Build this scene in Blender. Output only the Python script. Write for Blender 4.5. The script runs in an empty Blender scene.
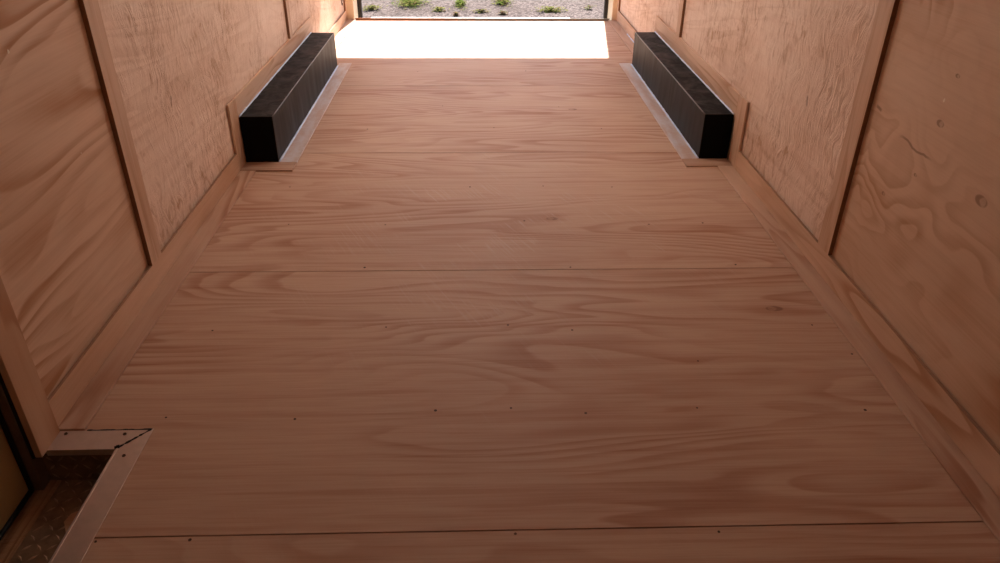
import bpy, bmesh, math, random
from mathutils import Vector, Matrix
random.seed(7)
SC = bpy.context.scene
COL = SC.collection

# ------------------------------------------------------------------ camera
F_PX, PITCH, YAW, ROLL, CAM_H = 745.39, 0.5323, 0.0354, 0.0097, 1.3726
cd = bpy.data.cameras.new('camera'); cam = bpy.data.objects.new('camera', cd); COL.objects.link(cam)
cd.sensor_fit = 'HORIZONTAL'; cd.sensor_width = 36.0; cd.lens = F_PX / 1000 * 36.0
cd.clip_start = 0.02; cd.clip_end = 400
fw = Vector((math.sin(YAW)*math.cos(PITCH), math.cos(YAW)*math.cos(PITCH), -math.sin(PITCH)))
rt = Vector((math.cos(YAW), -math.sin(YAW), 0)); up = rt.cross(fw)
r2 = rt*math.cos(ROLL) + up*math.sin(ROLL); u2 = -rt*math.sin(ROLL) + up*math.cos(ROLL)
M = Matrix((r2, u2, -fw)).transposed().to_4x4(); M.translation = Vector((0, 0, CAM_H))
cam.matrix_world = M
SC.camera = cam

# ------------------------------------------------------------------ sky, sun, exposure
SUN_TO = Vector((0.127, 1.0, 1.15)).normalized()
w = bpy.data.worlds.new('sky'); SC.world = w; w.use_nodes = True
nt = w.node_tree; nt.nodes.clear()
out = nt.nodes.new('ShaderNodeOutputWorld'); bg = nt.nodes.new('ShaderNodeBackground')
sky = nt.nodes.new('ShaderNodeTexSky'); sky.sky_type = 'NISHITA'; sky.sun_disc = False
sky.sun_elevation = math.asin(SUN_TO.z); sky.sun_rotation = math.atan2(SUN_TO.x, SUN_TO.y)
sky.air_density = 1.0; sky.dust_density = 1.5; sky.ozone_density = 1.0
bg.inputs['Strength'].default_value = 0.30
nt.links.new(sky.outputs[0], bg.inputs[0]); nt.links.new(bg.outputs[0], out.inputs[0])
sd = bpy.data.lights.new('sun', 'SUN'); sd.energy = 17.0; sd.angle = math.radians(0.55); sd.color = (1.0, 0.95, 0.88)
sun = bpy.data.objects.new('sun', sd); COL.objects.link(sun)
sun.rotation_euler = SUN_TO.to_track_quat('Z', 'Y').to_euler()
SC.view_settings.view_transform = 'Standard'; SC.view_settings.look = 'None'
SC.view_settings.gamma = 1.0; SC.view_settings.use_curve_mapping = False
SC.view_settings.exposure = 0.0
SC.cycles.max_bounces = 14; SC.cycles.diffuse_bounces = 10; SC.cycles.glossy_bounces = 5
SC.cycles.use_denoising = True
SC.cycles.sample_clamp_indirect = 12.0

# ------------------------------------------------------------------ dimensions (metres)
XL, XR = -1.132, 1.266          # face of skirting boards
TB = 0.015                      # how far skirting and battens stand proud of the wall panels
WL, WR = XL-TB, XR+TB           # wall panel faces
ZC = 2.05                       # ceiling
YE = 6.92                       # rear end of floor
YF = -1.62                      # front wall
YO = 7.20                       # outer rear frame
SEAM = [-1.246, -0.026, 1.194, 2.414, 3.634, 4.854, 6.074]
HSL, HSR = 0.091, 0.099         # skirting heights

# ------------------------------------------------------------------ materials
class NT:
    def __init__(s, name):
        s.m = bpy.data.materials.new(name); s.m.use_nodes = True
        s.t = s.m.node_tree; s.t.nodes.clear()
        s.o = s.n('ShaderNodeOutputMaterial'); s.b = s.n('ShaderNodeBsdfPrincipled')
        s.l(s.b.outputs[0], s.o.inputs[0])
    def n(s, t, **k):
        x = s.t.nodes.new(t)
        for a, v in k.items(): setattr(x, a, v)
        return x
    def l(s, a, b): s.t.links.new(a, b)
    def put(s, sock, v):
        if isinstance(v, (int, float)): sock.default_value = v
        elif isinstance(v, (tuple, list)): sock.default_value = v
        else: s.l(v, sock)
    def math(s, op, a, b=None, c=None, clamp=False):
        x = s.n('ShaderNodeMath', operation=op, use_clamp=clamp); s.put(x.inputs[0], a)
        if b is not None: s.put(x.inputs[1], b)
        if c is not None: s.put(x.inputs[2], c)
        return x.outputs[0]
    def vec(s, a, b, c):
        x = s.n('ShaderNodeCombineXYZ'); s.put(x.inputs[0], a); s.put(x.inputs[1], b); s.put(x.inputs[2], c); return x.outputs[0]
    def noise(s, v, scale=1.0, detail=2.0, rough=0.5, dist=0.0):
        x = s.n('ShaderNodeTexNoise'); s.l(v, x.inputs['Vector']); x.inputs['Scale'].default_value = scale
        x.inputs['Detail'].default_value = detail; x.inputs['Roughness'].default_value = rough; x.inputs['Distortion'].default_value = dist
        return x.outputs['Fac']
    def mix(s, f, a, b):
        x = s.n('ShaderNodeMix', data_type='RGBA'); s.put(x.inputs[0], f); s.put(x.inputs[6], a); s.put(x.inputs[7], b); return x.outputs[2]
    def step(s, v, a, b, lo=0.0, hi=1.0):
        x = s.n('ShaderNodeMapRange', interpolation_type='SMOOTHSTEP'); s.put(x.inputs[0], v)
        for i, q in enumerate((a, b, lo, hi)): x.inputs[i+1].default_value = q
        return x.outputs[0]
    def coords(s):
        c = s.n('ShaderNodeTexCoord'); x = s.n('ShaderNodeSeparateXYZ'); s.l(c.outputs['Object'], x.inputs[0]); return x.outputs
    def bump(s, h, strength, dist):
        x = s.n('ShaderNodeBump'); s.l(h, x.inputs['Height']); x.inputs['Strength'].default_value = strength
        x.inputs['Distance'].default_value = dist; s.l(x.outputs[0], s.b.inputs['Normal'])

def C4(c): return (c[0], c[1], c[2], 1.0)

def wood(name, light, dark, grain, across, seed=0.0, figure=1.0, rings=16.0, wide=1.5, speck=0.0, knots=(), cracks=(), st=1.0, bl=1.0, jit=0.6, al=0.62, rough=0.5, scuff=0.0, orange=0.0):
    """sealed plywood: flat-sawn contour figure running along one axis"""
    t = NT(name); X = t.coords(); ax = {'x': X[0], 'y': X[1], 'z': X[2]}
    a, c = ax[grain], ax[across]
    oi = t.n('ShaderNodeObjectInfo'); rnd = t.math('MULTIPLY', oi.outputs['Random'], 31.0); sd_ = t.math('ADD', rnd, seed)
    kn = None; warp = None
    for (ka, kc, kr) in knots:
        da = t.math('MULTIPLY', t.math('SUBTRACT', a, ka), 0.55); dc = t.math('SUBTRACT', c, kc)
        d = t.math('SQRT', t.math('ADD', t.math('MULTIPLY', da, da), t.math('MULTIPLY', dc, dc)))
        k = t.math('MULTIPLY', t.step(d, kr*0.95, kr*1.35, 1.0, 0.0), t.step(t.math('ADD', d, t.math('MULTIPLY', t.math('SINE', t.math('MULTIPLY', da, 3.0/kr)), kr*0.5)), kr*0.45, kr*0.95, 0.35, 1.0)); wv = t.step(d, 0.0, kr*6.0, 0.25, 0.0)
        kn = k if kn is None else t.math('MAXIMUM', kn, k)
        warp = wv if warp is None else t.math('ADD', warp, wv)
    for (ca, cc, cl, cw, cang) in cracks:          # long dark streak: centre, half length, half width, angle
        ux, uy = math.cos(cang), math.sin(cang)
        wob_ = t.math('MULTIPLY', t.math('SUBTRACT', t.noise(t.vec(t.math('MULTIPLY', a, 14.0), t.math('MULTIPLY', c, 14.0), 3.0), 1.0, 2.0), 0.5), cw*5)
        px_, py_ = t.math('SUBTRACT', a, ca), t.math('SUBTRACT', c, cc)
        al = t.math('ABSOLUTE', t.math('ADD', t.math('MULTIPLY', px_, ux), t.math('MULTIPLY', py_, uy)))
        ac = t.math('ABSOLUTE', t.math('ADD', wob_, t.math('SUBTRACT', t.math('MULTIPLY', py_, ux), t.math('MULTIPLY', px_, uy))))
        k = t.math('MULTIPLY', t.step(al, cl*0.5, cl, 1.0, 0.0), t.step(ac, cw*0.3, cw, 1.0, 0.0))
        kn = k if kn is None else t.math('MAXIMUM', kn, k)
    n1 = t.noise(t.vec(t.math('MULTIPLY', a, al), t.math('MULTIPLY', c, wide), sd_), 1.0, 2.6, 0.5, 0.35)
    n2 = t.noise(t.vec(t.math('MULTIPLY', a, 2.2), t.math('MULTIPLY', c, 16.0), sd_), 1.0, 3.0, 0.55)
    v = t.math('ADD', t.math('MULTIPLY', n1, rings), t.math('MULTIPLY', n2, jit))
    if warp is not None: v = t.math('ADD', v, warp)
    fr = t.math('FRACT', v)
    band = t.math('MULTIPLY', t.step(fr, 0.25, 0.86), t.step(fr, 0.88, 1.0, 1.0, 0.0))   # late wood: slow rise, sharp fall
    patchy = t.step(t.noise(t.vec(t.math('MULTIPLY', a, 0.9), t.math('MULTIPLY', c, 3.2), sd_), 1.0, 3.0), 0.40, 0.62, 0.12, 1.0)
    fine = t.noise(t.vec(t.math('MULTIPLY', a, 5.0), t.math('MULTIPLY', c, 190.0), sd_), 1.0, 3.0, 0.6)
    streak = t.noise(t.vec(t.math('MULTIPLY', a, 1.0), t.math('MULTIPLY', c, 34.0), sd_), 1.0, 3.0, 0.6)
    blot = t.noise(t.vec(t.math('MULTIPLY', a, 1.3), t.math('MULTIPLY', c, 2.4), t.math('ADD', sd_, 9.0)), 1.0, 3.0, 0.55)
    f = t.math('MULTIPLY', t.math('MULTIPLY', band, patchy), 0.85*figure)
    f = t.math('ADD', f, t.step(fine, 0.38, 0.66, 0.0, 0.20*st))
    f = t.math('ADD', f, t.step(streak, 0.48, 0.68, 0.0, 0.34*st))
    f = t.math('ADD', f, t.step(blot, 0.38, 0.66, 0.0, 0.34*bl))
    rough_h = None
    if speck:                                       # torn, washboarded rotary veneer
        cc_ = t.n('ShaderNodeTexCoord')
        wr_ = t.noise(cc_.outputs['Object'], 4.0, 2.0)
        s2 = t.noise(t.vec(t.math('ADD', t.math('MULTIPLY', a, 30.0), t.math('MULTIPLY', wr_, 5.0)), t.math('MULTIPLY', c, 9.0), sd_), 1.0, 4.0, 0.66, 1.3)
        msk = t.step(t.noise(cc_.outputs['Object'], 2.3, 3.0), 0.36, 0.62, 0.25, 1.0)
        f = t.math('ADD', f, t.math('MULTIPLY', t.step(s2, 0.46, 0.66, 0.0, speck), msk))
        flk = t.noise(t.vec(t.math('MULTIPLY', a, 17.0), t.math('MULTIPLY', c, 9.0), sd_), 1.0, 1.0, 0.5, 0.6)
        f = t.math('ADD', f, t.step(flk, 0.69, 0.74, 0.0, 0.45))
        rough_h = t.math('MULTIPLY', s2, msk)
    f = t.math('MINIMUM', f, 1.0)
    col = t.mix(f, C4(light), C4(dark))
    if kn is not None: col = t.mix(t.math('MULTIPLY', kn, 0.65), col, C4((dark[0]*0.42, dark[1]*0.34, dark[2]*0.3)))
    if scuff:
        s1 = t.noise(t.vec(t.math('MULTIPLY', X[0], 3.0), t.math('MULTIPLY', X[1], 3.0), X[2]), 1.0, 4.0, 0.65)
        s2 = t.noise(t.vec(t.math('MULTIPLY', t.math('ADD', X[0], t.math('MULTIPLY', X[1], 0.5)), 110.0), t.math('MULTIPLY', X[1], 4.0), X[2]), 1.0, 3.0, 0.6)
        dx_, dy_ = t.math('SUBTRACT', X[0], 0.08), t.math('SUBTRACT', X[1], 2.75)
        near_ = t.step(t.math('SQRT', t.math('ADD', t.math('MULTIPLY', dx_, dx_), t.math('MULTIPLY', dy_, dy_))), 0.25, 1.2, 1.0, 0.12)
        s = t.math('MULTIPLY', near_, t.math('MULTIPLY', t.step(s1, 0.44, 0.64), t.step(s2, 0.5, 0.72, 0.0, scuff)))
        col = t.mix(s, col, C4((0.62, 0.49, 0.42)))
    t.l(col, t.b.inputs['Base Color'])
    t.b.inputs['Specular IOR Level'].default_value = 0.22
    t.l(t.step(fine, 0.3, 0.8, rough-0.06, rough+0.10), t.b.inputs['Roughness'])
    if rough_h is not None: t.bump(rough_h, 1.0, 0.012)
    else: t.bump(t.math('ADD', t.math('MULTIPLY', fine, 0.5), t.math('MULTIPLY', t.noise(t.vec(t.math('MULTIPLY', a, 9.0), t.math('MULTIPLY', c, 14.0), sd_), 1.0, 2.0), 1.0)), 0.35, 0.0015)
    return t.m

FL_L, FL_D = (0.585, 0.40, 0.295), (0.35, 0.16, 0.093)
WA_L, WA_D = (0.73, 0.535, 0.40), (0.50, 0.29, 0.17)
m_floor = wood('floor plywood', FL_L, FL_D, 'x', 'y', 2.0, 0.60, 26.0, 2.0, st=0.8, bl=0.45, jit=0.3, al=0.36, scuff=0.75, rough=0.60,
               knots=((0.32, 2.85, 0.012), (1.02, 2.13, 0.014), (0.58, 4.35, 0.012)))
KR = ((1.956, 0.714, 0.0085), (1.946, 0.848, 0.005), (1.697, 0.598, 0.012), (2.126, 0.43, 0.005), (1.995, 0.546, 0.004))
m_wall_near_l = wood('left near wall plywood', (0.76, 0.565, 0.43), (0.46, 0.235, 0.12), 'y', 'z', 4.3, 1.25, 24.0, 1.7, al=0.5, st=0.45, bl=0.7, jit=0.22)
m_wall_near_r = wood('right near wall plywood', WA_L, WA_D, 'y', 'z', 12.6, 0.75, 18.0, 2.2, al=0.30, st=0.5, bl=1.1, jit=0.25, knots=KR, cracks=((2.036, 0.612, 0.105, 0.006, 0.054), (2.282, 0.657, 0.022, 0.008, 0.0)))
m_wall_far = wood('far wall plywood', (0.88, 0.70, 0.585), (0.54, 0.33, 0.205), 'y', 'z', 6.0, 0.3, 12.0, 2.6, speck=0.62, st=0.25, bl=0.8, cracks=((2.80, 0.521, 0.025, 0.010, 1.4),))
m_batten = wood('batten pine', (0.70, 0.50, 0.37), (0.50, 0.29, 0.175), 'z', 'y', 3.0, 0.8, 6.0, 7.0)
m_board = wood('trim board plywood', (0.70, 0.49, 0.355), (0.47, 0.26, 0.15), 'y', 'z', 5.0, 0.9, 12.0, 3.5, al=0.4, st=0.4, jit=0.2)
m_fstrip = wood('floor strip plywood', (0.60, 0.42, 0.315), (0.38, 0.20, 0.125), 'y', 'x', 8.0, 1.0, 12.0, 4.0, al=0.45, st=0.4, jit=0.2)
m_fstripx = wood('floor crosspiece plywood', (0.54, 0.36, 0.26), (0.36, 0.19, 0.12), 'x', 'y', 8.0, 0.8, 8.0, 8.0)
m_jamb = wood('jamb board pine', (0.64, 0.43, 0.295), (0.42, 0.215, 0.115), 'z', 'y', 8.7, 1.3, 14.0, 3.0, st=0.3, jit=0.2)
m_sill = wood('worn threshold wood', (0.42, 0.24, 0.13), (0.17, 0.08, 0.04), 'y', 'x', 1.0, 1.0, 9.0, 9.0, speck=0.4)

def plain(name, col, rough=0.5, metal=0.0, var=0.12, scale=20.0, bump=0.0, spec=0.3):
    t = NT(name); c = t.n('ShaderNodeTexCoord')
    n = t.noise(c.outputs['Object'], scale, 4.0, 0.6)
    t.l(t.mix(n, C4([min(1, q*(1+var)) for q in col]), C4([q*(1-var) for q in col])), t.b.inputs['Base Color'])
    t.b.inputs['Roughness'].default_value = rough; t.b.inputs['Metallic'].default_value = metal
    t.b.inputs['Specular IOR Level'].default_value = spec
    if bump: t.bump(n, bump, 0.002)
    return t.m
m_edge_shade = plain('plywood cut edge with painted shade', (0.24, 0.11, 0.05), 0.7, var=0.3, scale=60)  # cut plies, darkened to paint the shadow band beside the battens
m_top = plain('plywood top edge', (0.33, 0.19, 0.115), 0.7, var=0.2, scale=40)  # ply edge, darkened to paint the shaded gap line along the skirting
m_alu = plain('brushed aluminium trim', (0.60, 0.50, 0.45), 0.42, 0.75, 0.15, 35)
m_plate = plain('dirty tread plate', (0.21, 0.135, 0.085), 0.6, 0.2, 0.75, 26, 0.6)
m_stud = plain('tread plate stud worn', (0.36, 0.24, 0.16), 0.5, 0.3, 0.7, 60)
m_black = plain('black rubber', (0.012, 0.011, 0.011), 0.6, var=0.3)
m_screw = plain('dark screw head', (0.07, 0.035, 0.022), 0.6, 0.2, 0.4, 300)
m_frame = plain('dark bronze door frame', (0.17, 0.115, 0.08), 0.55, 0.3, 0.3)
m_door = plain('olive tan door skin', (0.46, 0.31, 0.14), 0.6, var=0.18, scale=3)
m_cream = plain('cream painted steel', (0.72, 0.58, 0.42), 0.5, var=0.05)
m_post = plain('black rubber seal on rear frame', (0.02, 0.014, 0.010), 0.55, var=0.3)
m_caulk = plain('pale blue-grey sealant', (0.62, 0.73, 0.95), 0.35, var=0.06)
m_fold_highlight = plain('black paint edge with painted highlight', (0.10, 0.085, 0.08), 0.35, var=0.5, scale=9)  # lighter grey paints a highlight along the folded edge of the boxes
m_white = plain('bare silver steel', (0.85, 0.85, 0.82), 0.5, 0.0, var=0.05)
m_chip = plain('pale bare wood chip', (0.95, 0.85, 0.72), 0.6, var=0.05)
m_front = plain('front wall white skin', (0.62, 0.58, 0.52), 0.6, var=0.05)
m_ceiling = plain('white ceiling skin', (0.80, 0.78, 0.74), 0.6, var=0.02)
m_body = plain('white trailer skin', (0.7, 0.7, 0.68), 0.4, var=0.03)
m_shadowgap = plain('dark gap filler', (0.05, 0.025, 0.015), 0.8)

def rust_mat():
    t = NT('rusted sill steel'); X = t.coords(); c = t.n('ShaderNodeTexCoord')
    n = t.noise(c.outputs['Object'], 14.0, 3.0)
    f = t.step(t.math('ADD', X[0], t.math('MULTIPLY', n, 0.7)), -0.1, 0.5)
    t.l(t.mix(f, C4((0.30, 0.13, 0.06)), C4((0.20, 0.19, 0.17))), t.b.inputs['Base Color']); t.b.inputs['Roughness'].default_value = 0.7
    return t.m
m_rust = rust_mat()

def smear_mat():
    """strip beside the wheel box: plywood wiped with sealant"""
    t = NT('sealant-smeared plywood'); X = t.coords(); c = t.n('ShaderNodeTexCoord')
    a = t.noise(t.vec(t.math('MULTIPLY', X[1], 3.5), t.math('MULTIPLY', X[0], 16.0), 0.0), 1.0, 4.0, 0.6)
    b = t.noise(t.vec(t.math('MULTIPLY', X[1], 60.0), t.math('MULTIPLY', X[0], 25.0), 0.0), 1.0, 3.0, 0.6)
    f = t.math('ADD', t.step(a, 0.32, 0.66, 0.15, 0.80), t.step(b, 0.4, 0.7, 0.0, 0.22))
    t.l(t.mix(f, C4((0.52, 0.31, 0.215)), C4((0.64, 0.61, 0.64))), t.b.inputs['Base Color']); t.b.inputs['Roughness'].default_value = 0.42
    return t.m
m_smear = smear_mat()

def box_mat():
    """black painted steel, dusty and unevenly wiped"""
    t = NT('black painted steel, dusty'); X = t.coords()
    a = t.noise(t.vec(t.math('MULTIPLY', X[0], 13.0), t.math('MULTIPLY', X[1], 9.0), t.math('MULTIPLY', X[2], 1.4)), 1.0, 4.0, 0.6, 0.8)
    b = t.noise(t.vec(X[0], X[1], X[2]), 14.0, 5.0, 0.65, 0.4)
    ge = t.n('ShaderNodeNewGeometry'); gs = t.n('ShaderNodeSeparateXYZ'); t.l(ge.outputs['True Normal'], gs.inputs[0])
    side = t.math('MULTIPLY', t.math('ABSOLUTE', gs.outputs[0]), 0.55); top = t.math('MULTIPLY', t.math('ABSOLUTE', gs.outputs[2]), 0.7)
    c_ = t.noise(t.vec(X[0], X[1], X[2]), 9.0, 4.0, 0.6, 0.8)
    dust = t.math('ADD', t.math('MULTIPLY', side, t.step(a, 0.36, 0.62, 0.25, 1.0)), t.math('MULTIPLY', top, t.math('MULTIPLY', t.step(c_, 0.46, 0.62), t.step(b, 0.35, 0.6, 0.35, 0.8))))
    t.l(t.mix(dust, C4((0.002, 0.0017, 0.0017)), C4((0.055, 0.044, 0.037))), t.b.inputs['Base Color'])
    t.l(t.step(a, 0.3, 0.75, 0.42, 0.62), t.b.inputs['Roughness']); t.b.inputs['Specular IOR Level'].default_value = 0.10
    t.bump(a, 0.25, 0.006)
    return t.m
m_box = box_mat()

def gravel_mat():
    t = NT('crushed grey gravel'); c = t.n('ShaderNodeTexCoord')
    v = t.n('ShaderNodeTexVoronoi'); v.inputs['Scale'].default_value = 42.0; t.l(c.outputs['Object'], v.inputs['Vector'])
    hs = t.n('ShaderNodeSeparateColor'); t.l(v.outputs['Color'], hs.inputs[0])
    big = t.noise(c.outputs['Object'], 1.3, 4.0, 0.6)
    c1 = t.mix(hs.outputs[0], C4((0.040, 0.030, 0.0275)), C4((0.19, 0.146, 0.134)))
    c1 = t.mix(t.step(hs.outputs[1], 0.8, 1.0), c1, C4((0.19, 0.155, 0.14)))
    c1 = t.mix(t.step(big, 0.45, 0.75, 0.0, 0.5), c1, C4((0.065, 0.048, 0.040)))
    t.l(c1, t.b.inputs['Base Color']); t.b.inputs['Roughness'].default_value = 0.95; t.b.inputs['Specular IOR Level'].default_value = 0.05
    t.bump(t.math('SUBTRACT', 1.0, v.outputs['Distance']), 0.9, 0.012)
    return t.m
m_gravel = gravel_mat()
m_leaf = [plain('weed leaf green', (0.095, 0.125, 0.020), 0.9, var=0.35, scale=9, spec=0.02),
          plain('weed leaf yellow green', (0.20, 0.185, 0.055), 0.9, var=0.3, scale=9, spec=0.02),
          plain('weed leaf dry brown', (0.15, 0.085, 0.045), 0.9, var=0.3, scale=9, spec=0.02)]

# ------------------------------------------------------------------ mesh helpers
def obj(name, bm, mats, parent=None, smooth=False, bevel=0.0):
    me = bpy.data.meshes.new(name); bm.normal_update(); bm.to_mesh(me); bm.free()
    for m in (mats if isinstance(mats, (list, tuple)) else [mats]): me.materials.append(m)
    if smooth:
        for p in me.polygons: p.use_smooth = True
    o = bpy.data.objects.new(name, me); COL.objects.link(o)
    if parent: o.parent = parent
    if bevel:
        b = o.modifiers.new('bevel', 'BEVEL'); b.width = bevel; b.segments = 2; b.limit_method = 'ANGLE'
    return o
def box(bm, x0, x1, y0, y1, z0, z1, mi=0):
    v = [bm.verts.new(p) for p in ((x0,y0,z0),(x1,y0,z0),(x1,y1,z0),(x0,y1,z0),(x0,y0,z1),(x1,y0,z1),(x1,y1,z1),(x0,y1,z1))]
    for f in ((3,2,1,0),(4,5,6,7),(0,1,5,4),(1,2,6,5),(2,3,7,6),(3,0,4,7)):
        bm.faces.new([v[i] for i in f]).material_index = mi
def prism(bm, pts, z0, z1, mi=0):
    """polygon (counter-clockwise in xy) extruded in z"""
    lo = [bm.verts.new((x, y, z0)) for x, y in pts]; hi = [bm.verts.new((x, y, z1)) for x, y in pts]
    bm.faces.new(lo[::-1]).material_index = mi; bm.faces.new(hi).material_index = mi
    n = len(pts)
    for i in range(n): bm.faces.new((lo[i], lo[(i+1) % n], hi[(i+1) % n], hi[i])).material_index = mi
def prism_x(bm, pts, x0, x1):
    """polygon in (y, z) extruded in x"""
    lo = [bm.verts.new((x0, y, z)) for y, z in pts]; hi = [bm.verts.new((x1, y, z)) for y, z in pts]
    bm.faces.new(lo[::-1]); bm.faces.new(hi); n = len(pts)
    for i in range(n): bm.faces.new((lo[i], lo[(i+1) % n], hi[(i+1) % n], hi[i]))
    bmesh.ops.recalc_face_normals(bm, faces=bm.faces)
def bead(bm, a, b, r, n=24, wob=0.25, seg=6):
    """a run of sealant between two points, slightly uneven"""
    a, b = Vector(a), Vector(b); d = (b-a).normalized()
    u = d.orthogonal().normalized(); v = d.cross(u); rings = []
    for i in range(n+1):
        c = a.lerp(b, i/n); rr = r*(1+random.uniform(-wob, wob))
        rings.append([bm.verts.new(c + (u*math.cos(t)+v*math.sin(t))*rr) for t in [2*math.pi*k/seg for k in range(seg)]])
    for i in range(n):
        for k in range(seg): bm.faces.new((rings[i][k], rings[i][(k+1) % seg], rings[i+1][(k+1) % seg], rings[i+1][k]))
    bm.faces.new(rings[0][::-1]); bm.faces.new(rings[-1])
def disc(bm, c, axis, r, depth=0.0015, seg=12):
    """small countersunk head: rim, sunken cross centre"""
    ax = Vector(axis).normalized(); u = ax.orthogonal().normalized(); v = ax.cross(u); c = Vector(c)
    def ring(rad, h): return [bm.verts.new(c + ax*h + (u*math.cos(2*math.pi*k/seg)+v*math.sin(2*math.pi*k/seg))*rad) for k in range(seg)]
    a, b, d = ring(r, 0.0), ring(r*0.92, depth*0.6), ring(r*0.4, depth*0.2)
    for p, q in ((a, b), (b, d)):
        for k in range(seg): bm.faces.new((p[k], p[(k+1) % seg], q[(k+1) % seg], q[k]))
    bm.faces.new(d)
def tag(o, label, cat, group=None, kind=None):
    o['label'] = label; o['category'] = cat
    if group: o['group'] = group
    if kind: o['kind'] = kind
    return o
def empty(name, loc=(0, 0, 0)):
    o = bpy.data.objects.new(name, None); COL.objects.link(o); o.location = loc; o.empty_display_size = 0.1; return o
def bxo(name, dims, mat, parent=None, bevel=0.0, edge=None):
    bm = bmesh.new(); box(bm, *dims)
    if edge:                                            # sawn long edges: dark plies with the side shade painted in
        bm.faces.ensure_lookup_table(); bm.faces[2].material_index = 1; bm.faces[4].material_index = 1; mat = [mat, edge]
    return obj(name, bm, mat, parent, bevel=bevel)

# ------------------------------------------------------------------ floor
WELL_X, WELL_Y0, WELL_Y1 = -0.930, 0.62, 1.490        # step well cut in the floor at the side door
bm = bmesh.new()
box(bm, WELL_X, WR+0.02, YF, YE-0.002, -0.05, -0.019)
box(bm, WL-0.02, WELL_X, WELL_Y1+0.004, YE-0.002, -0.05, -0.019); box(bm, WL-0.02, WELL_X, YF, WELL_Y0, -0.05, -0.019)
floor = tag(obj('floor', bm, m_shadowgap), 'brown plywood trailer floor laid in wide sheets across', 'floor', kind='structure')
ys = [YF] + SEAM + [YE]
NAILS = {2: [(0.083, 1.183), (0.555, 1.178), (-0.658, 1.183), (-0.869, 1.183)],
         3: [(0.1, 2.045), (0.092, 1.626), (0.678, 1.836), (-0.505, 1.592), (-0.86, 1.606), (0.309, 2.012), (0.618, 1.616), (1.11, 2.027),
             (1.172, 1.863), (1.092, 1.597), (-0.3, 2.04), (-0.86, 2.03), (0.3, 1.60), (-0.12, 1.62)],
         4: [(0.98, 2.44), (0.35, 2.43), (-0.42, 2.44), (-0.78, 2.81), (-0.03, 3.191), (-0.857, 3.2), (0.309, 3.198), (0.628, 3.183), (-0.38, 2.80), (0.2, 2.83), (0.72, 2.79), (0.95, 2.80)],
         5: [(-0.6, 4.0), (0.1, 4.02), (0.7, 4.0), (-0.2, 4.42), (0.5, 4.40)], 6: [(-0.4, 5.2), (0.35, 5.22)]}
for i in range(len(ys)-1):
    y0, y1 = ys[i]+0.0022, ys[i+1]-0.0022
    bm = bmesh.new()
    if y0 < WELL_Y0 and y1 > WELL_Y0:
        prism(bm, [(WL, y0), (WR, y0), (WR, y1), (WELL_X, y1), (WELL_X, WELL_Y0), (WL, WELL_Y0)], -0.018, 0.0)
    elif y0 < WELL_Y1 and y1 > WELL_Y1:
        prism(bm, [(WELL_X, y0), (WR, y0), (WR, y1), (WL, y1), (WL, WELL_Y1+0.004), (WELL_X, WELL_Y1+0.004)], -0.018, 0.0)
    else: box(bm, WL, WR, y0, y1, -0.018, 0.0)
    fp = obj('floor_sheet', bm, m_floor, floor)
    for (nx, ny) in NAILS.get(i, []):
        b2 = bmesh.new(); disc(b2, (nx, ny, 0.0002), (0, 0, 1), random.uniform(0.0030, 0.0048), 0.0012); obj('screw', b2, m_screw, fp)

# ------------------------------------------------------------------ walls
def wall(name, label, sgn, panels, skin):
    x_in = WL if sgn < 0 else WR; bm = bmesh.new()
    for (y0, y1, z0, z1) in skin: box(bm, *sorted((x_in+sgn*0.0055, x_in+sgn*0.05)), y0, y1, z0, z1)
    root = tag(obj(name, bm, m_shadowgap), label, 'wall', kind='structure')
    for (y0, y1, z0, z1, mt) in panels:
        bm = bmesh.new(); box(bm, *sorted((x_in, x_in+sgn*0.006)), y0+0.001, y1-0.001, z0, z1); obj('wall_panel', bm, mt, root)
    return root
JY = 1.500
wl = wall('wall_left', 'left trailer wall of plywood panels, holding the side door', -1,
     [(YF, 0.60, 0, ZC, m_wall_near_l), (0.60, JY, 1.80, ZC, m_wall_near_l), (JY, 2.345, 0, ZC, m_wall_near_l), (2.345, 4.770, 0, ZC, m_wall_far), (4.770, YE, 0, ZC, m_wall_far)],
     [(YF, 0.60, -0.12, ZC), (0.60, JY, 1.80, ZC), (JY, YE, -0.12, ZC)])
wr = wall('wall_right', 'right trailer wall of plywood panels with knots and pale nicks', 1,
     [(YF, -0.06, 0, ZC, m_wall_near_r), (-0.06, 2.372, 0, ZC, m_wall_near_r), (2.372, 4.770, 0, ZC, m_wall_far), (4.770, YE, 0, ZC, m_wall_far)],
     [(YF, YE, -0.12, ZC)])
def nick(px, pz, sgn, parent, h=0.010):
    """splinter torn off the face of the panel"""
    x = (WL if sgn < 0 else WR); bm = bmesh.new(); n = 9; top = []
    for k in range(n):
        t = 2*math.pi*k/n; rr = random.uniform(0.7, 1.15)
        top.append(bm.verts.new((x-sgn*0.0006, px+math.cos(t)*h*0.45*rr, pz+math.sin(t)*h*0.6*rr)))
    c = bm.verts.new((x-sgn*0.0022, px, pz))
    for k in range(n): bm.faces.new((top[k], top[(k+1) % n], c))
    bmesh.ops.recalc_face_normals(bm, faces=bm.faces); return obj('nick', bm, m_chip, parent)
NICKS_L = [(1.90, 0.920, 0.010), (2.09, 0.585, 0.004)]
NICKS_R = [(1.97, 0.775, 0.010), (3.06, 0.50, 0.008), (3.74, 0.385, 0.007), (3.62, 0.435, 0.006)]
for y, z, h in NICKS_L: nick(y, z, -1, wl, h)
for y, z, h in NICKS_R: nick(y, z, 1, wr, h)
tag(bxo('wall_front', (WL-0.05, WR+0.05, YF-0.04, YF, -0.12, ZC), m_front), 'front trailer wall behind the camera', 'wall', kind='structure')
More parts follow.
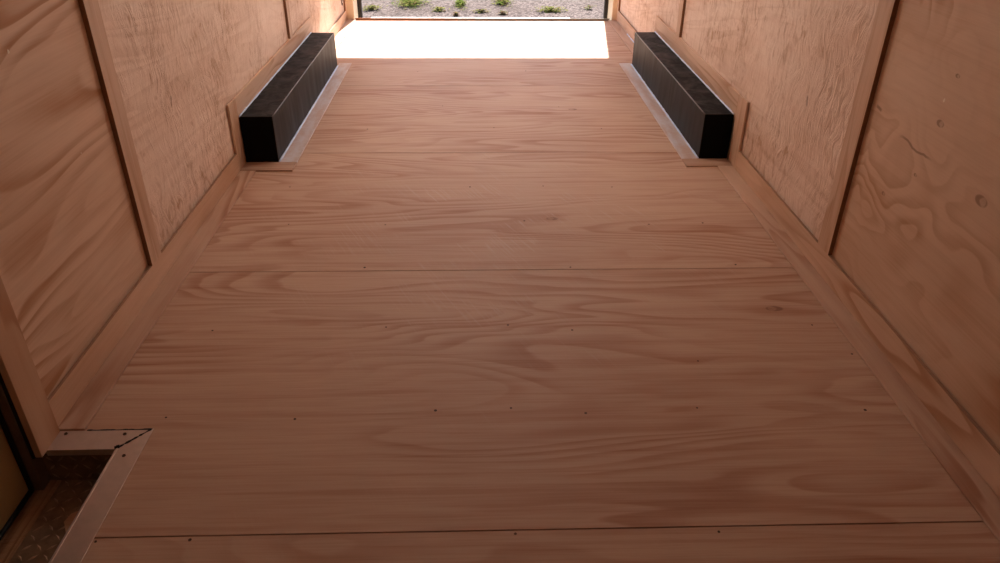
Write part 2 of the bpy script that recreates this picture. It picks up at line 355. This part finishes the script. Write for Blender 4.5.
tag(bxo('ceiling', (WL-0.05, WR+0.05, YF-0.04, YO, ZC, ZC+0.05), m_ceiling), 'white trailer ceiling overhead', 'ceiling', kind='structure')
tag(bxo('wall_rear', (WL-0.05, WR+0.05, YO-0.06, YO, 1.862, ZC), m_cream), 'header beam above the open rear doorway', 'beam', kind='structure')

# skirting boards
def skirting(name, label, sgn, hs, runs):
    a, b = (WL+0.004, XL) if sgn < 0 else (XR, WR-0.004); root = None
    for (y0, y1) in runs:
        bm = bmesh.new(); box(bm, a, b, y0, y1, 0.0, hs)
        bm.faces.ensure_lookup_table(); bm.faces[1].material_index = 1
        if root is None: root = tag(obj(name, bm, [m_board, m_top], bevel=0.0012), label, 'skirting board', kind='structure')
        else: obj('skirting_run', bm, [m_board, m_top], root, bevel=0.0012)
skirting('baseboard_left', 'low plywood skirting board along the left wall', -1, HSL, [(1.553, 3.385), (5.405, YE)])
skirting('baseboard_right', 'low plywood skirting board along the right wall', 1, HSR, [(YF, 3.382), (5.405, YE)])

# vertical wall battens
TN = [0]
def trim(dims, mat, label, cat, bevel=0.0012, group=None):
    TN[0] += 1; return tag(bxo('trim_%d' % TN[0], dims, mat, bevel=bevel, edge=m_edge_shade if cat == 'batten' else None), label, cat, group, 'structure')
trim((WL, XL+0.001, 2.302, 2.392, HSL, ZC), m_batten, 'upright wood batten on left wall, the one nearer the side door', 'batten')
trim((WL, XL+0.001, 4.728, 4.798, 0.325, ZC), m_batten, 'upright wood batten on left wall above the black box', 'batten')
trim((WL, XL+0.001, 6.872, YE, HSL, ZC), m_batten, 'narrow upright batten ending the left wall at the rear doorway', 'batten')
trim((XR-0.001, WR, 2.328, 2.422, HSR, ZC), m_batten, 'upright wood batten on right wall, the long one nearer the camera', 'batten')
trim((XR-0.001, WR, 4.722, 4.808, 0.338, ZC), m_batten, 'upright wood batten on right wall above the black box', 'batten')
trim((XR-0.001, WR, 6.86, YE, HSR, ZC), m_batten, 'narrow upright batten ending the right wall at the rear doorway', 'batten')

# flat strips on the floor
TS = 0.0075
trim((XL, -1.057, 1.556, 3.385, 0, TS), m_fstrip, 'flat floor strip along the left skirting, side door to black box', 'floor strip', 0.003)
trim((XL, -1.057, 5.405, YE, 0, TS), m_fstrip, 'short flat floor strip on the left between black box and rear doorway', 'floor strip')
trim((1.1895, XR, YF, 3.425, 0, TS), m_fstrip, 'long flat floor strip along the right skirting in front of the black box', 'floor strip', 0.003)
trim((1.1895, XR, 5.41, YE, 0, TS), m_fstrip, 'short flat floor strip on the right between black box and rear doorway', 'floor strip')
trim((XL, -0.884, 3.386, 3.494, 0, TS), m_fstripx, 'small flat crosspiece on the floor at near end of left black box', 'floor strip')
trim((1.036, XR, 3.426, 3.522, 0, TS), m_fstripx, 'small flat crosspiece on the floor at near end of right black box', 'floor strip')
trim((-0.9715, -0.884, 3.495, 5.404, 0, TS), m_smear, 'sealant-smeared floor strip along the side of the left black box', 'floor strip')
trim((1.038, 1.1205, 3.523, 5.41, 0, TS), m_smear, 'sealant-smeared floor strip along the side of the right black box', 'floor strip')

# boards framing each wheel box on the wall
def surround(sgn, y0, yi0, yi1, y1, zi, z1, label):
    a, b = (WL+0.004, XL) if sgn < 0 else (XR, WR-0.004)
    bm = bmesh.new(); box(bm, a, b, yi0, y1, zi-0.02, z1)
    TN[0] += 1; root = tag(obj('trim_%d' % TN[0], bm, m_board, bevel=0.0012), label, 'trim board', kind='structure')
    bm = bmesh.new(); box(bm, a, b, y0, yi0-0.0015, 0.0, z1); obj('upright_board', bm, m_batten, root, bevel=0.0012)
    bm = bmesh.new(); box(bm, a, b, yi1+0.0015, y1, 0.0, zi-0.0205); obj('upright_board', bm, m_batten, root, bevel=0.0012)
surround(-1, 3.387, 3.497, 5.333, 5.403, 0.234, 0.325, 'plywood boards on the left wall framing the black box')
surround(1, 3.384, 3.510, 5.370, 5.403, 0.234, 0.338, 'plywood boards on the right wall framing the black box')

# ------------------------------------------------------------------ wheel boxes
def wheel_box(x0, x1, y0, y1, h, sgn, label):
    """folded steel fender cover, open against the wall; inner side leans very slightly"""
    xi = x1 if sgn < 0 else x0; xw = x0 if sgn < 0 else x1
    root = empty('wheel_well_box', ((x0+x1)/2, y0, 0)); tag(root, label, 'wheel box', 'black wheel boxes along the walls')
    def loc(o): o.parent = root; o.matrix_parent_inverse = Matrix.Translation((-(x0+x1)/2, -y0, 0)); return o
    bm = bmesh.new(); n = 40; G = []
    for i in range(n+1):
        y = y0+(y1-y0)*i/n; wv = 0.0012*math.sin(i*0.9)+0.0008*math.sin(i*2.3)
        G.append([bm.verts.new(p) for p in ((xw, y, 0.0), (xw, y, h), (xi, y, h+wv*0.4), (xi+wv*(-sgn)*-1*0.6, y, h*0.5), (xi, y, 0.0))])
    for i in range(n):
        for k in range(4): bm.faces.new((G[i][k], G[i+1][k], G[i+1][k+1], G[i][k+1]))
    bm.faces.new(G[0]); bm.faces.new(G[n][::-1]); bmesh.ops.recalc_face_normals(bm, faces=bm.faces)
    body = loc(obj('cover', bm, m_box, bevel=0.003))
    # turned edge along the top corner and sealant along wall and floor
    bm = bmesh.new(); bead(bm, (xi+sgn*0.001, y0+0.004, h-0.0005), (xi+sgn*0.001, y1-0.004, h-0.0005), 0.0030, 40, 0.1); loc(obj('folded_edge', bm, m_fold_highlight, smooth=True))
    bm = bmesh.new(); bead(bm, (xw-sgn*0.003, y0, h+0.001), (xw-sgn*0.003, y1, h+0.001), 0.0044, 60, 0.3); loc(obj('sealant_bead', bm, m_caulk, smooth=True))['label'] = 'pale sealant line along the wall'
    bm = bmesh.new(); bead(bm, (xi-sgn*0.004, y0-0.001, 0.0085), (xi-sgn*0.004, y1, 0.0085), 0.0050, 60, 0.25); loc(obj('sealant_bead', bm, m_caulk, smooth=True))['label'] = 'pale sealant line along the floor'
    return root
wheel_box(XL, -0.9725, 3.498, 5.331, 0.234, -1, 'long black metal wheel box against the left wall')
wheel_box(1.1215, XR, 3.526, 5.366, 0.234, 1, 'long black metal wheel box against the right wall')
bm = bmesh.new(); bead(bm, (XR-0.003, 5.45, TS+0.002), (XR-0.003, 6.35, TS+0.002), 0.004, 30, 0.5)
tag(obj('sealant_line', bm, m_caulk, smooth=True), 'thin pale sealant line at the foot of right skirting behind the black box', 'sealant')

# ------------------------------------------------------------------ side door, step well
JZ = 1.80
tag(bxo('trim_20', (WL, -1.120, 1.455, 1.552, 0.001, ZC), m_jamb, bevel=0.0015), 'wide upright wood board edging the side door at left', 'door jamb board', kind='structure')
# black and bronze frame on the edge of the opening
bm = bmesh.new(); box(bm, -1.172, -1.146, 1.449, 1.499, -0.109, JZ)
root = tag(obj('trim_21', bm, m_frame, bevel=0.002), 'dark metal frame around the side door with black rubber seal', 'door frame', kind='structure')
bm = bmesh.new(); box(bm, -1.172, -1.146, 0.62, 0.665, -0.105, JZ); box(bm, -1.172, -1.146, 0.665, 1.449, JZ-0.05, JZ); obj('frame_rail', bm, m_frame, root)
bm = bmesh.new(); bead(bm, (-1.174, 1.446, -0.10), (-1.174, 1.446, JZ-0.06), 0.0065, 4, 0.0, 8); bead(bm, (-1.142, 1.4575, 0.0), (-1.142, 1.4575, JZ-0.06), 0.006, 4, 0.0, 8); obj('rubber_seal', bm, m_black, root, smooth=True)
bm = bmesh.new(); bead(bm, (-1.174, 0.67, -0.103), (-1.174, 1.446, -0.103), 0.0065, 4, 0.0, 8); obj('rubber_seal', bm, m_black, root, smooth=True)
bm = bmesh.new(); box(bm, -1.215, -1.180, 0.63, 1.495, -0.11, JZ)
dr = tag(obj('door_1', bm, m_door, bevel=0.003), 'closed tan side door beside the floor step at left', 'door', kind='structure')
bm = bmesh.new(); bead(bm, (-1.172, 0.72, 0.85), (-1.150, 0.72, 0.85), 0.016, 2, 0.0, 12); box(bm, -1.155, -1.14, 0.70, 0.80, 0.84, 0.862); obj('door_handle', bm, m_alu, dr)

sw = empty('step_well', (WELL_X, WELL_Y0, -0.115)); tag(sw, 'sunken entrance step of dirty tread plate inside the side door', 'step')
def swp(o): o.parent = sw; o.matrix_parent_inverse = Matrix.Translation(-Vector(sw.location)); return o
ZT = -0.112
def studs(bm, org, U, V, nu, nv, s, nrm):
    """raised lozenges in alternating directions"""
    org, U, V, nrm = Vector(org), Vector(U), Vector(V), Vector(nrm)
    for i in range(nu):
        for j in range(nv):
            c = org + U*(s*(i+0.5)) + V*(s*(j+0.5)); d = (U+V) if (i+j) % 2 else (U-V); d = d.normalized(); e = d.cross(nrm)
            L_, W_ = s*0.46, s*0.12
            p = [bm.verts.new(c+d*L_), bm.verts.new(c+e*W_), bm.verts.new(c-d*L_), bm.verts.new(c-e*W_)]; t = bm.verts.new(c+nrm*0.0022)
            for k in range(4): bm.faces.new((p[k], p[(k+1) % 4], t))
bm = bmesh.new(); box(bm, -1.118, WELL_X, WELL_Y0, WELL_Y1, ZT-0.004, ZT)
tr_ = swp(obj('tread', bm, m_plate))
bm = bmesh.new(); studs(bm, (-1.114, WELL_Y0, ZT), (1, 0, 0), (0, 1, 0), 6, 29, 0.030, (0, 0, 1)); bmesh.ops.recalc_face_normals(bm, faces=bm.faces)
o = swp(obj('stud_pattern', bm, m_stud)); o['label'] = 'worn lozenge studs'
bm = bmesh.new(); box(bm, -1.178, WELL_X, 1.4885, 1.4925, ZT-0.03, -0.017); swp(obj('riser', bm, m_plate))
bm = bmesh.new(); studs(bm, (-1.145, 1.4885, ZT+0.002), (1, 0, 0), (0, 0, 1), 7, 3, 0.030, (0, -1, 0)); bmesh.ops.recalc_face_normals(bm, faces=bm.faces)
swp(obj('stud_pattern', bm, m_stud))
bm = bmesh.new(); box(bm, WELL_X-0.004, WELL_X, WELL_Y0, 1.488, ZT, -0.004); box(bm, -1.146, WELL_X, WELL_Y0-0.004, WELL_Y0, ZT, -0.004); swp(obj('riser', bm, m_plate))
bm = bmesh.new(); box(bm, -1.180, -1.119, WELL_Y0, 1.488, ZT-0.02, ZT+0.0015)
tag(obj('trim_22', bm, m_sill, bevel=0.002), 'worn wooden threshold board along the foot of the side door', 'threshold', kind='structure')
# aluminium angle edging, mitred at the corner
def alu_edge(name, pts, fl, label):
    bm = bmesh.new(); prism(bm, pts, 0.0005, 0.0035)
    root = tag(obj(name, bm, m_alu, bevel=0.0008), label, 'metal edging', kind=None)
    bm = bmesh.new(); box(bm, *fl); obj('flange', bm, m_alu, root, bevel=0.001)
    return root
e1 = alu_edge('metal_edging', [(XL+0.008, 1.482), (-0.9525, 1.482), (-0.883, 1.553), (XL+0.002, 1.553)], (XL+0.008, -0.9445, 1.4795, 1.4845, -0.016, 0.0036), 'short aluminium angle strip capping the back edge of the step')
e2 = alu_edge('metal_edging', [(-0.8755, WELL_Y0-0.06), (-0.8755, 1.557), (-0.8750, 1.560), (-0.9415, 1.486), (-0.9415, WELL_Y0-0.06)], (-0.9445, -0.9385, WELL_Y0-0.06, 1.4865, -0.022, 0.0052), 'long aluminium angle strip along the inner side of the step')
for par, pts in ((e1, [(-0.944, 1.537), (-1.10, 1.541)]), (e2, [(-0.9135, 1.455), (-0.909, 1.05), (-0.910, 0.7)])):
    for (x, y) in pts:
        bm = bmesh.new(); disc(bm, (x, y, 0.0037), (0, 0, 1), 0.0048, 0.003); obj('screw', bm, m_screw, par)
bm = bmesh.new(); bead(bm, (-0.949, 1.484, 0.0035), (-0.938, 1.489, 0.0035), 0.0055, 6, 0.3, 8); bead(bm, (-0.938, 1.489, 0.002), (-0.879, 1.557, 0.002), 0.0038, 14, 0.5); bead(bm, (-1.05, 1.5545, 0.001), (-0.882, 1.5565, 0.001), 0.0032, 20, 0.4)
obj('black_sealant', bm, m_black, e1, smooth=True)
bm = bmesh.new(); bead(bm, (XL+0.003, 1.486, 0.004), (XL+0.002, 1.553, 0.004), 0.003, 8, 0.3); obj('end_edge', bm, m_alu, e1, smooth=True)
# splinter of wood lying on the tread
bm = bmesh.new(); prism(bm, [(-1.010, 1.285), (-0.965, 1.27), (-0.962, 1.392), (-0.992, 1.394), (-1.012, 1.375), (-1.034, 1.362), (-1.040, 1.335)], ZT+0.003, ZT+0.010)
tag(obj('wood_scrap', bm, m_jamb, bevel=0.001), 'jagged light wood scrap lying on the step beside the metal edging', 'scrap wood')

# ------------------------------------------------------------------ rear frame and sill
def rear_post(name, x0, x1, xs, label, z0=-0.30):
    bm = bmesh.new(); box(bm, x0, x1, YE+0.001, YO-0.02, z0, 1.862)
    root = tag(obj(name, bm, m_cream, bevel=0.004), label, 'door post', kind='structure')
    bm = bmesh.new(); box(bm, xs[0], xs[1], YO-0.05, YO, z0, 1.862); obj('rubber_seal', bm, m_post, root, bevel=0.003)
    return root
rear_post('trim_30', WL-0.05, -1.070, (-1.070, -1.034), 'cream rear door post with black seal on the left of the doorway')
rear_post('trim_31', 1.224, WR+0.05, (1.192, 1.224), 'cream rear door post with black seal on the right of the doorway')
bm = bmesh.new(); box(bm, -1.062, 1.205, YE+0.001, YE+0.007, -0.10, 0.020)
sl = tag(obj('trim_32', bm, m_rust), 'rusty steel sill lip across the open rear doorway', 'door sill', kind='structure')
bm = bmesh.new(); box(bm, -0.925, 0.852, YE+0.007, YE+0.040, 0.014, 0.0205); o = obj('sill_cap', bm, m_white, sl, bevel=0.001); o['label'] = 'bright sunlit steel cap'
bm = bmesh.new(); box(bm, WL-0.05, WR+0.05, YE+0.005, YO, -0.45, -0.10); obj('bumper', bm, m_body, sl)
for x, lab in ((-0.70, 'small flat steel plate set in sunlit floor, the left one'), (0.88, 'small flat steel plate set in sunlit floor, the right one')):
    bm = bmesh.new(); prism(bm, [(x-0.06, 6.75), (x+0.05, 6.75), (x+0.06, 6.80), (x-0.05, 6.80)], 0.0, 0.002)
    tag(obj('hinge_plate', bm, m_alu, bevel=0.0005), lab, 'plate')
# recessed tie-down ring on the left wall by the doorway
td = empty('tie_down_ring', (WL, 6.86, 0.20)); tag(td, 'dark oval tie-down cup on the left wall beside the rear doorway', 'tie-down')
bm = bmesh.new()
def ell(x, k): return [bm.verts.new((x, 6.80+0.045*k*math.cos(2*math.pi*i/16), 0.20+0.055*k*math.sin(2*math.pi*i/16))) for i in range(16)]
R0, R1, R2 = ell(WL+0.0002, 1.0), ell(WL+0.004, 0.92), ell(WL+0.001, 0.7)
for A, B in ((R0, R1), (R1, R2)):
    for i in range(16): bm.faces.new((A[i], A[(i+1) % 16], B[(i+1) % 16], B[i]))
bm.faces.new(R2); bmesh.ops.recalc_face_normals(bm, faces=bm.faces); o = obj('cup', bm, m_screw); o.parent = td; o.matrix_parent_inverse = Matrix.Translation(-td.location)
bm = bmesh.new(); pts = [(WL+0.006, 6.80+0.024*math.cos(t), 0.20+0.030*math.sin(t)) for t in [2*math.pi*i/14 for i in range(15)]]
for p, q in zip(pts, pts[1:]): bead(bm, p, q, 0.004, 1, 0.0)
o = obj('ring', bm, m_alu, smooth=True); o.parent = td; o.matrix_parent_inverse = Matrix.Translation(-td.location)

# ------------------------------------------------------------------ added ceiling fill lamps, out of view, to brighten the interior
def dome_fill_lamp(x, y, watts, label):
    root = empty('ceiling_fill_lamp', (x, y, ZC)); tag(root, label, 'added fill lamp', 'added fill lamps along the trailer ceiling')
    def loc(o): o.parent = root; return o
    bm = bmesh.new(); bmesh.ops.create_cone(bm, cap_ends=True, segments=32, radius1=0.105, radius2=0.115, depth=0.022, matrix=Matrix.Translation((0, 0, -0.011)))
    loc(obj('housing', bm, m_body, bevel=0.002))
    bm = bmesh.new(); bmesh.ops.create_uvsphere(bm, u_segments=24, v_segments=12, radius=0.09, matrix=Matrix.Translation((0, 0, -0.022)) @ Matrix.Scale(0.35, 4, (0, 0, 1)))
    loc(obj('diffuser', bm, m_glow, smooth=True))
    l = bpy.data.lights.new('fill_bulb', 'POINT'); l.energy = watts; l.shadow_soft_size = 0.06; l.color = (1.0, 0.93, 0.84)
    lo = bpy.data.objects.new('fill_bulb', l); COL.objects.link(lo); lo.location = (0, 0, -0.12); lo.parent = root
tg = NT('glowing fill lamp diffuser'); tg.b.inputs['Emission Color'].default_value = (1.0, 0.93, 0.84, 1); tg.b.inputs['Emission Strength'].default_value = 3.0
m_glow = tg.m
dome_fill_lamp(0.07, 1.0, 0.55, 'added round fill lamp on the ceiling nearer the camera')
dome_fill_lamp(0.07, 4.1, 23.5, 'added round fill lamp on the ceiling above the black boxes')

# ------------------------------------------------------------------ ground outside and weeds
ZG = -0.55
bm = bmesh.new(); n = 60
vs = [[bm.verts.new((-30+60*i/n, -12+70*j/n, ZG+0.012*math.sin(i*1.7+j)+0.01*math.sin(j*2.1))) for j in range(n+1)] for i in range(n+1)]
for i in range(n):
    for j in range(n): bm.faces.new((vs[i][j], vs[i+1][j], vs[i+1][j+1], vs[i][j+1]))
g = tag(obj('ground', bm, m_gravel), 'grey gravel yard beyond the rear doorway', 'gravel ground', kind='structure')
def weed(x, y, rx, ry, n, mats, label, h=0.05, rr=0.028):
    bm = bmesh.new()
    for k in range(int(n*1.7)):
        a = random.uniform(0, 2*math.pi); r = abs(random.gauss(0, 0.5)); cx, cy = r*rx*math.cos(a), r*ry*math.sin(a)
        z = random.uniform(0.005, h); th = random.uniform(0, 2*math.pi); L_ = random.uniform(0.5, 1.4)*rr; W_ = L_*0.42
        d = Vector((math.cos(th), math.sin(th), random.uniform(-0.1, 0.7))).normalized(); e = Vector((-math.sin(th), math.cos(th), 0))
        c = Vector((cx, cy, z)); base = bm.verts.new(c); m1 = bm.verts.new(c+d*L_*0.5+e*W_); m2 = bm.verts.new(c+d*L_*0.5-e*W_); tip = bm.verts.new(c+d*L_+Vector((0, 0, -L_*0.25)))
        f = bm.faces.new((base, m1, tip, m2)); f.material_index = random.choices((0, 1, 2), mats)[0]
        if k % 4 == 0:      # stem to the soil
            s0 = bm.verts.new((cx*0.7, cy*0.7, 0.0)); s1 = bm.verts.new((cx*0.7+0.003, cy*0.7, 0.0)); bm.faces.new((s0, s1, base)).material_index = 1
    o = obj('weed_clump', bm, m_leaf); o.location = (x, y, ZG+0.004)
    tag(o, label, 'weed'); return o
weed(-0.88, 10.78, 0.24, 0.42, 900, (6, 3, 1), 'broad green weed clump on gravel near the left door post', 0.06)
weed(-1.36, 10.36, 0.15, 0.13, 200, (1, 6, 2), 'thin yellowish weed tuft on gravel left of the broad green clump')
weed(-0.47, 10.25, 0.10, 0.10, 170, (2, 6, 1), 'small yellow-green weed between the two leafy columns at left')
weed(-0.20, 10.70, 0.09, 0.42, 380, (9, 2, 1), 'narrow bright green weed column left of doorway centre', 0.06)
weed(-0.24, 9.93, 0.05, 0.04, 60, (0, 1, 6), 'little brown dried weed at foot of the narrow green column')
weed(0.08, 10.12, 0.12, 0.05, 130, (3, 3, 3), 'low creeping weed flat on the gravel at doorway centre')
weed(0.38, 10.82, 0.15, 0.36, 420, (5, 5, 2), 'ragged green weed clump right of doorway centre', 0.06)
weed(0.36, 10.0, 0.07, 0.05, 80, (1, 1, 6), 'small reddish-brown weed below the ragged green clump')
weed(1.00, 10.22, 0.20, 0.14, 330, (4, 7, 1), 'yellow-green weed tuft on gravel nearest the right door post', 0.06)
weed(1.52, 10.42, 0.10, 0.08, 40, (4, 2, 2), 'tiny sparse green sprout at far right of the gravel')
weed(0.55, 11.6, 0.35, 0.25, 260, (5, 4, 1), 'weed patch farther out on gravel behind the centre clumps', 0.06)
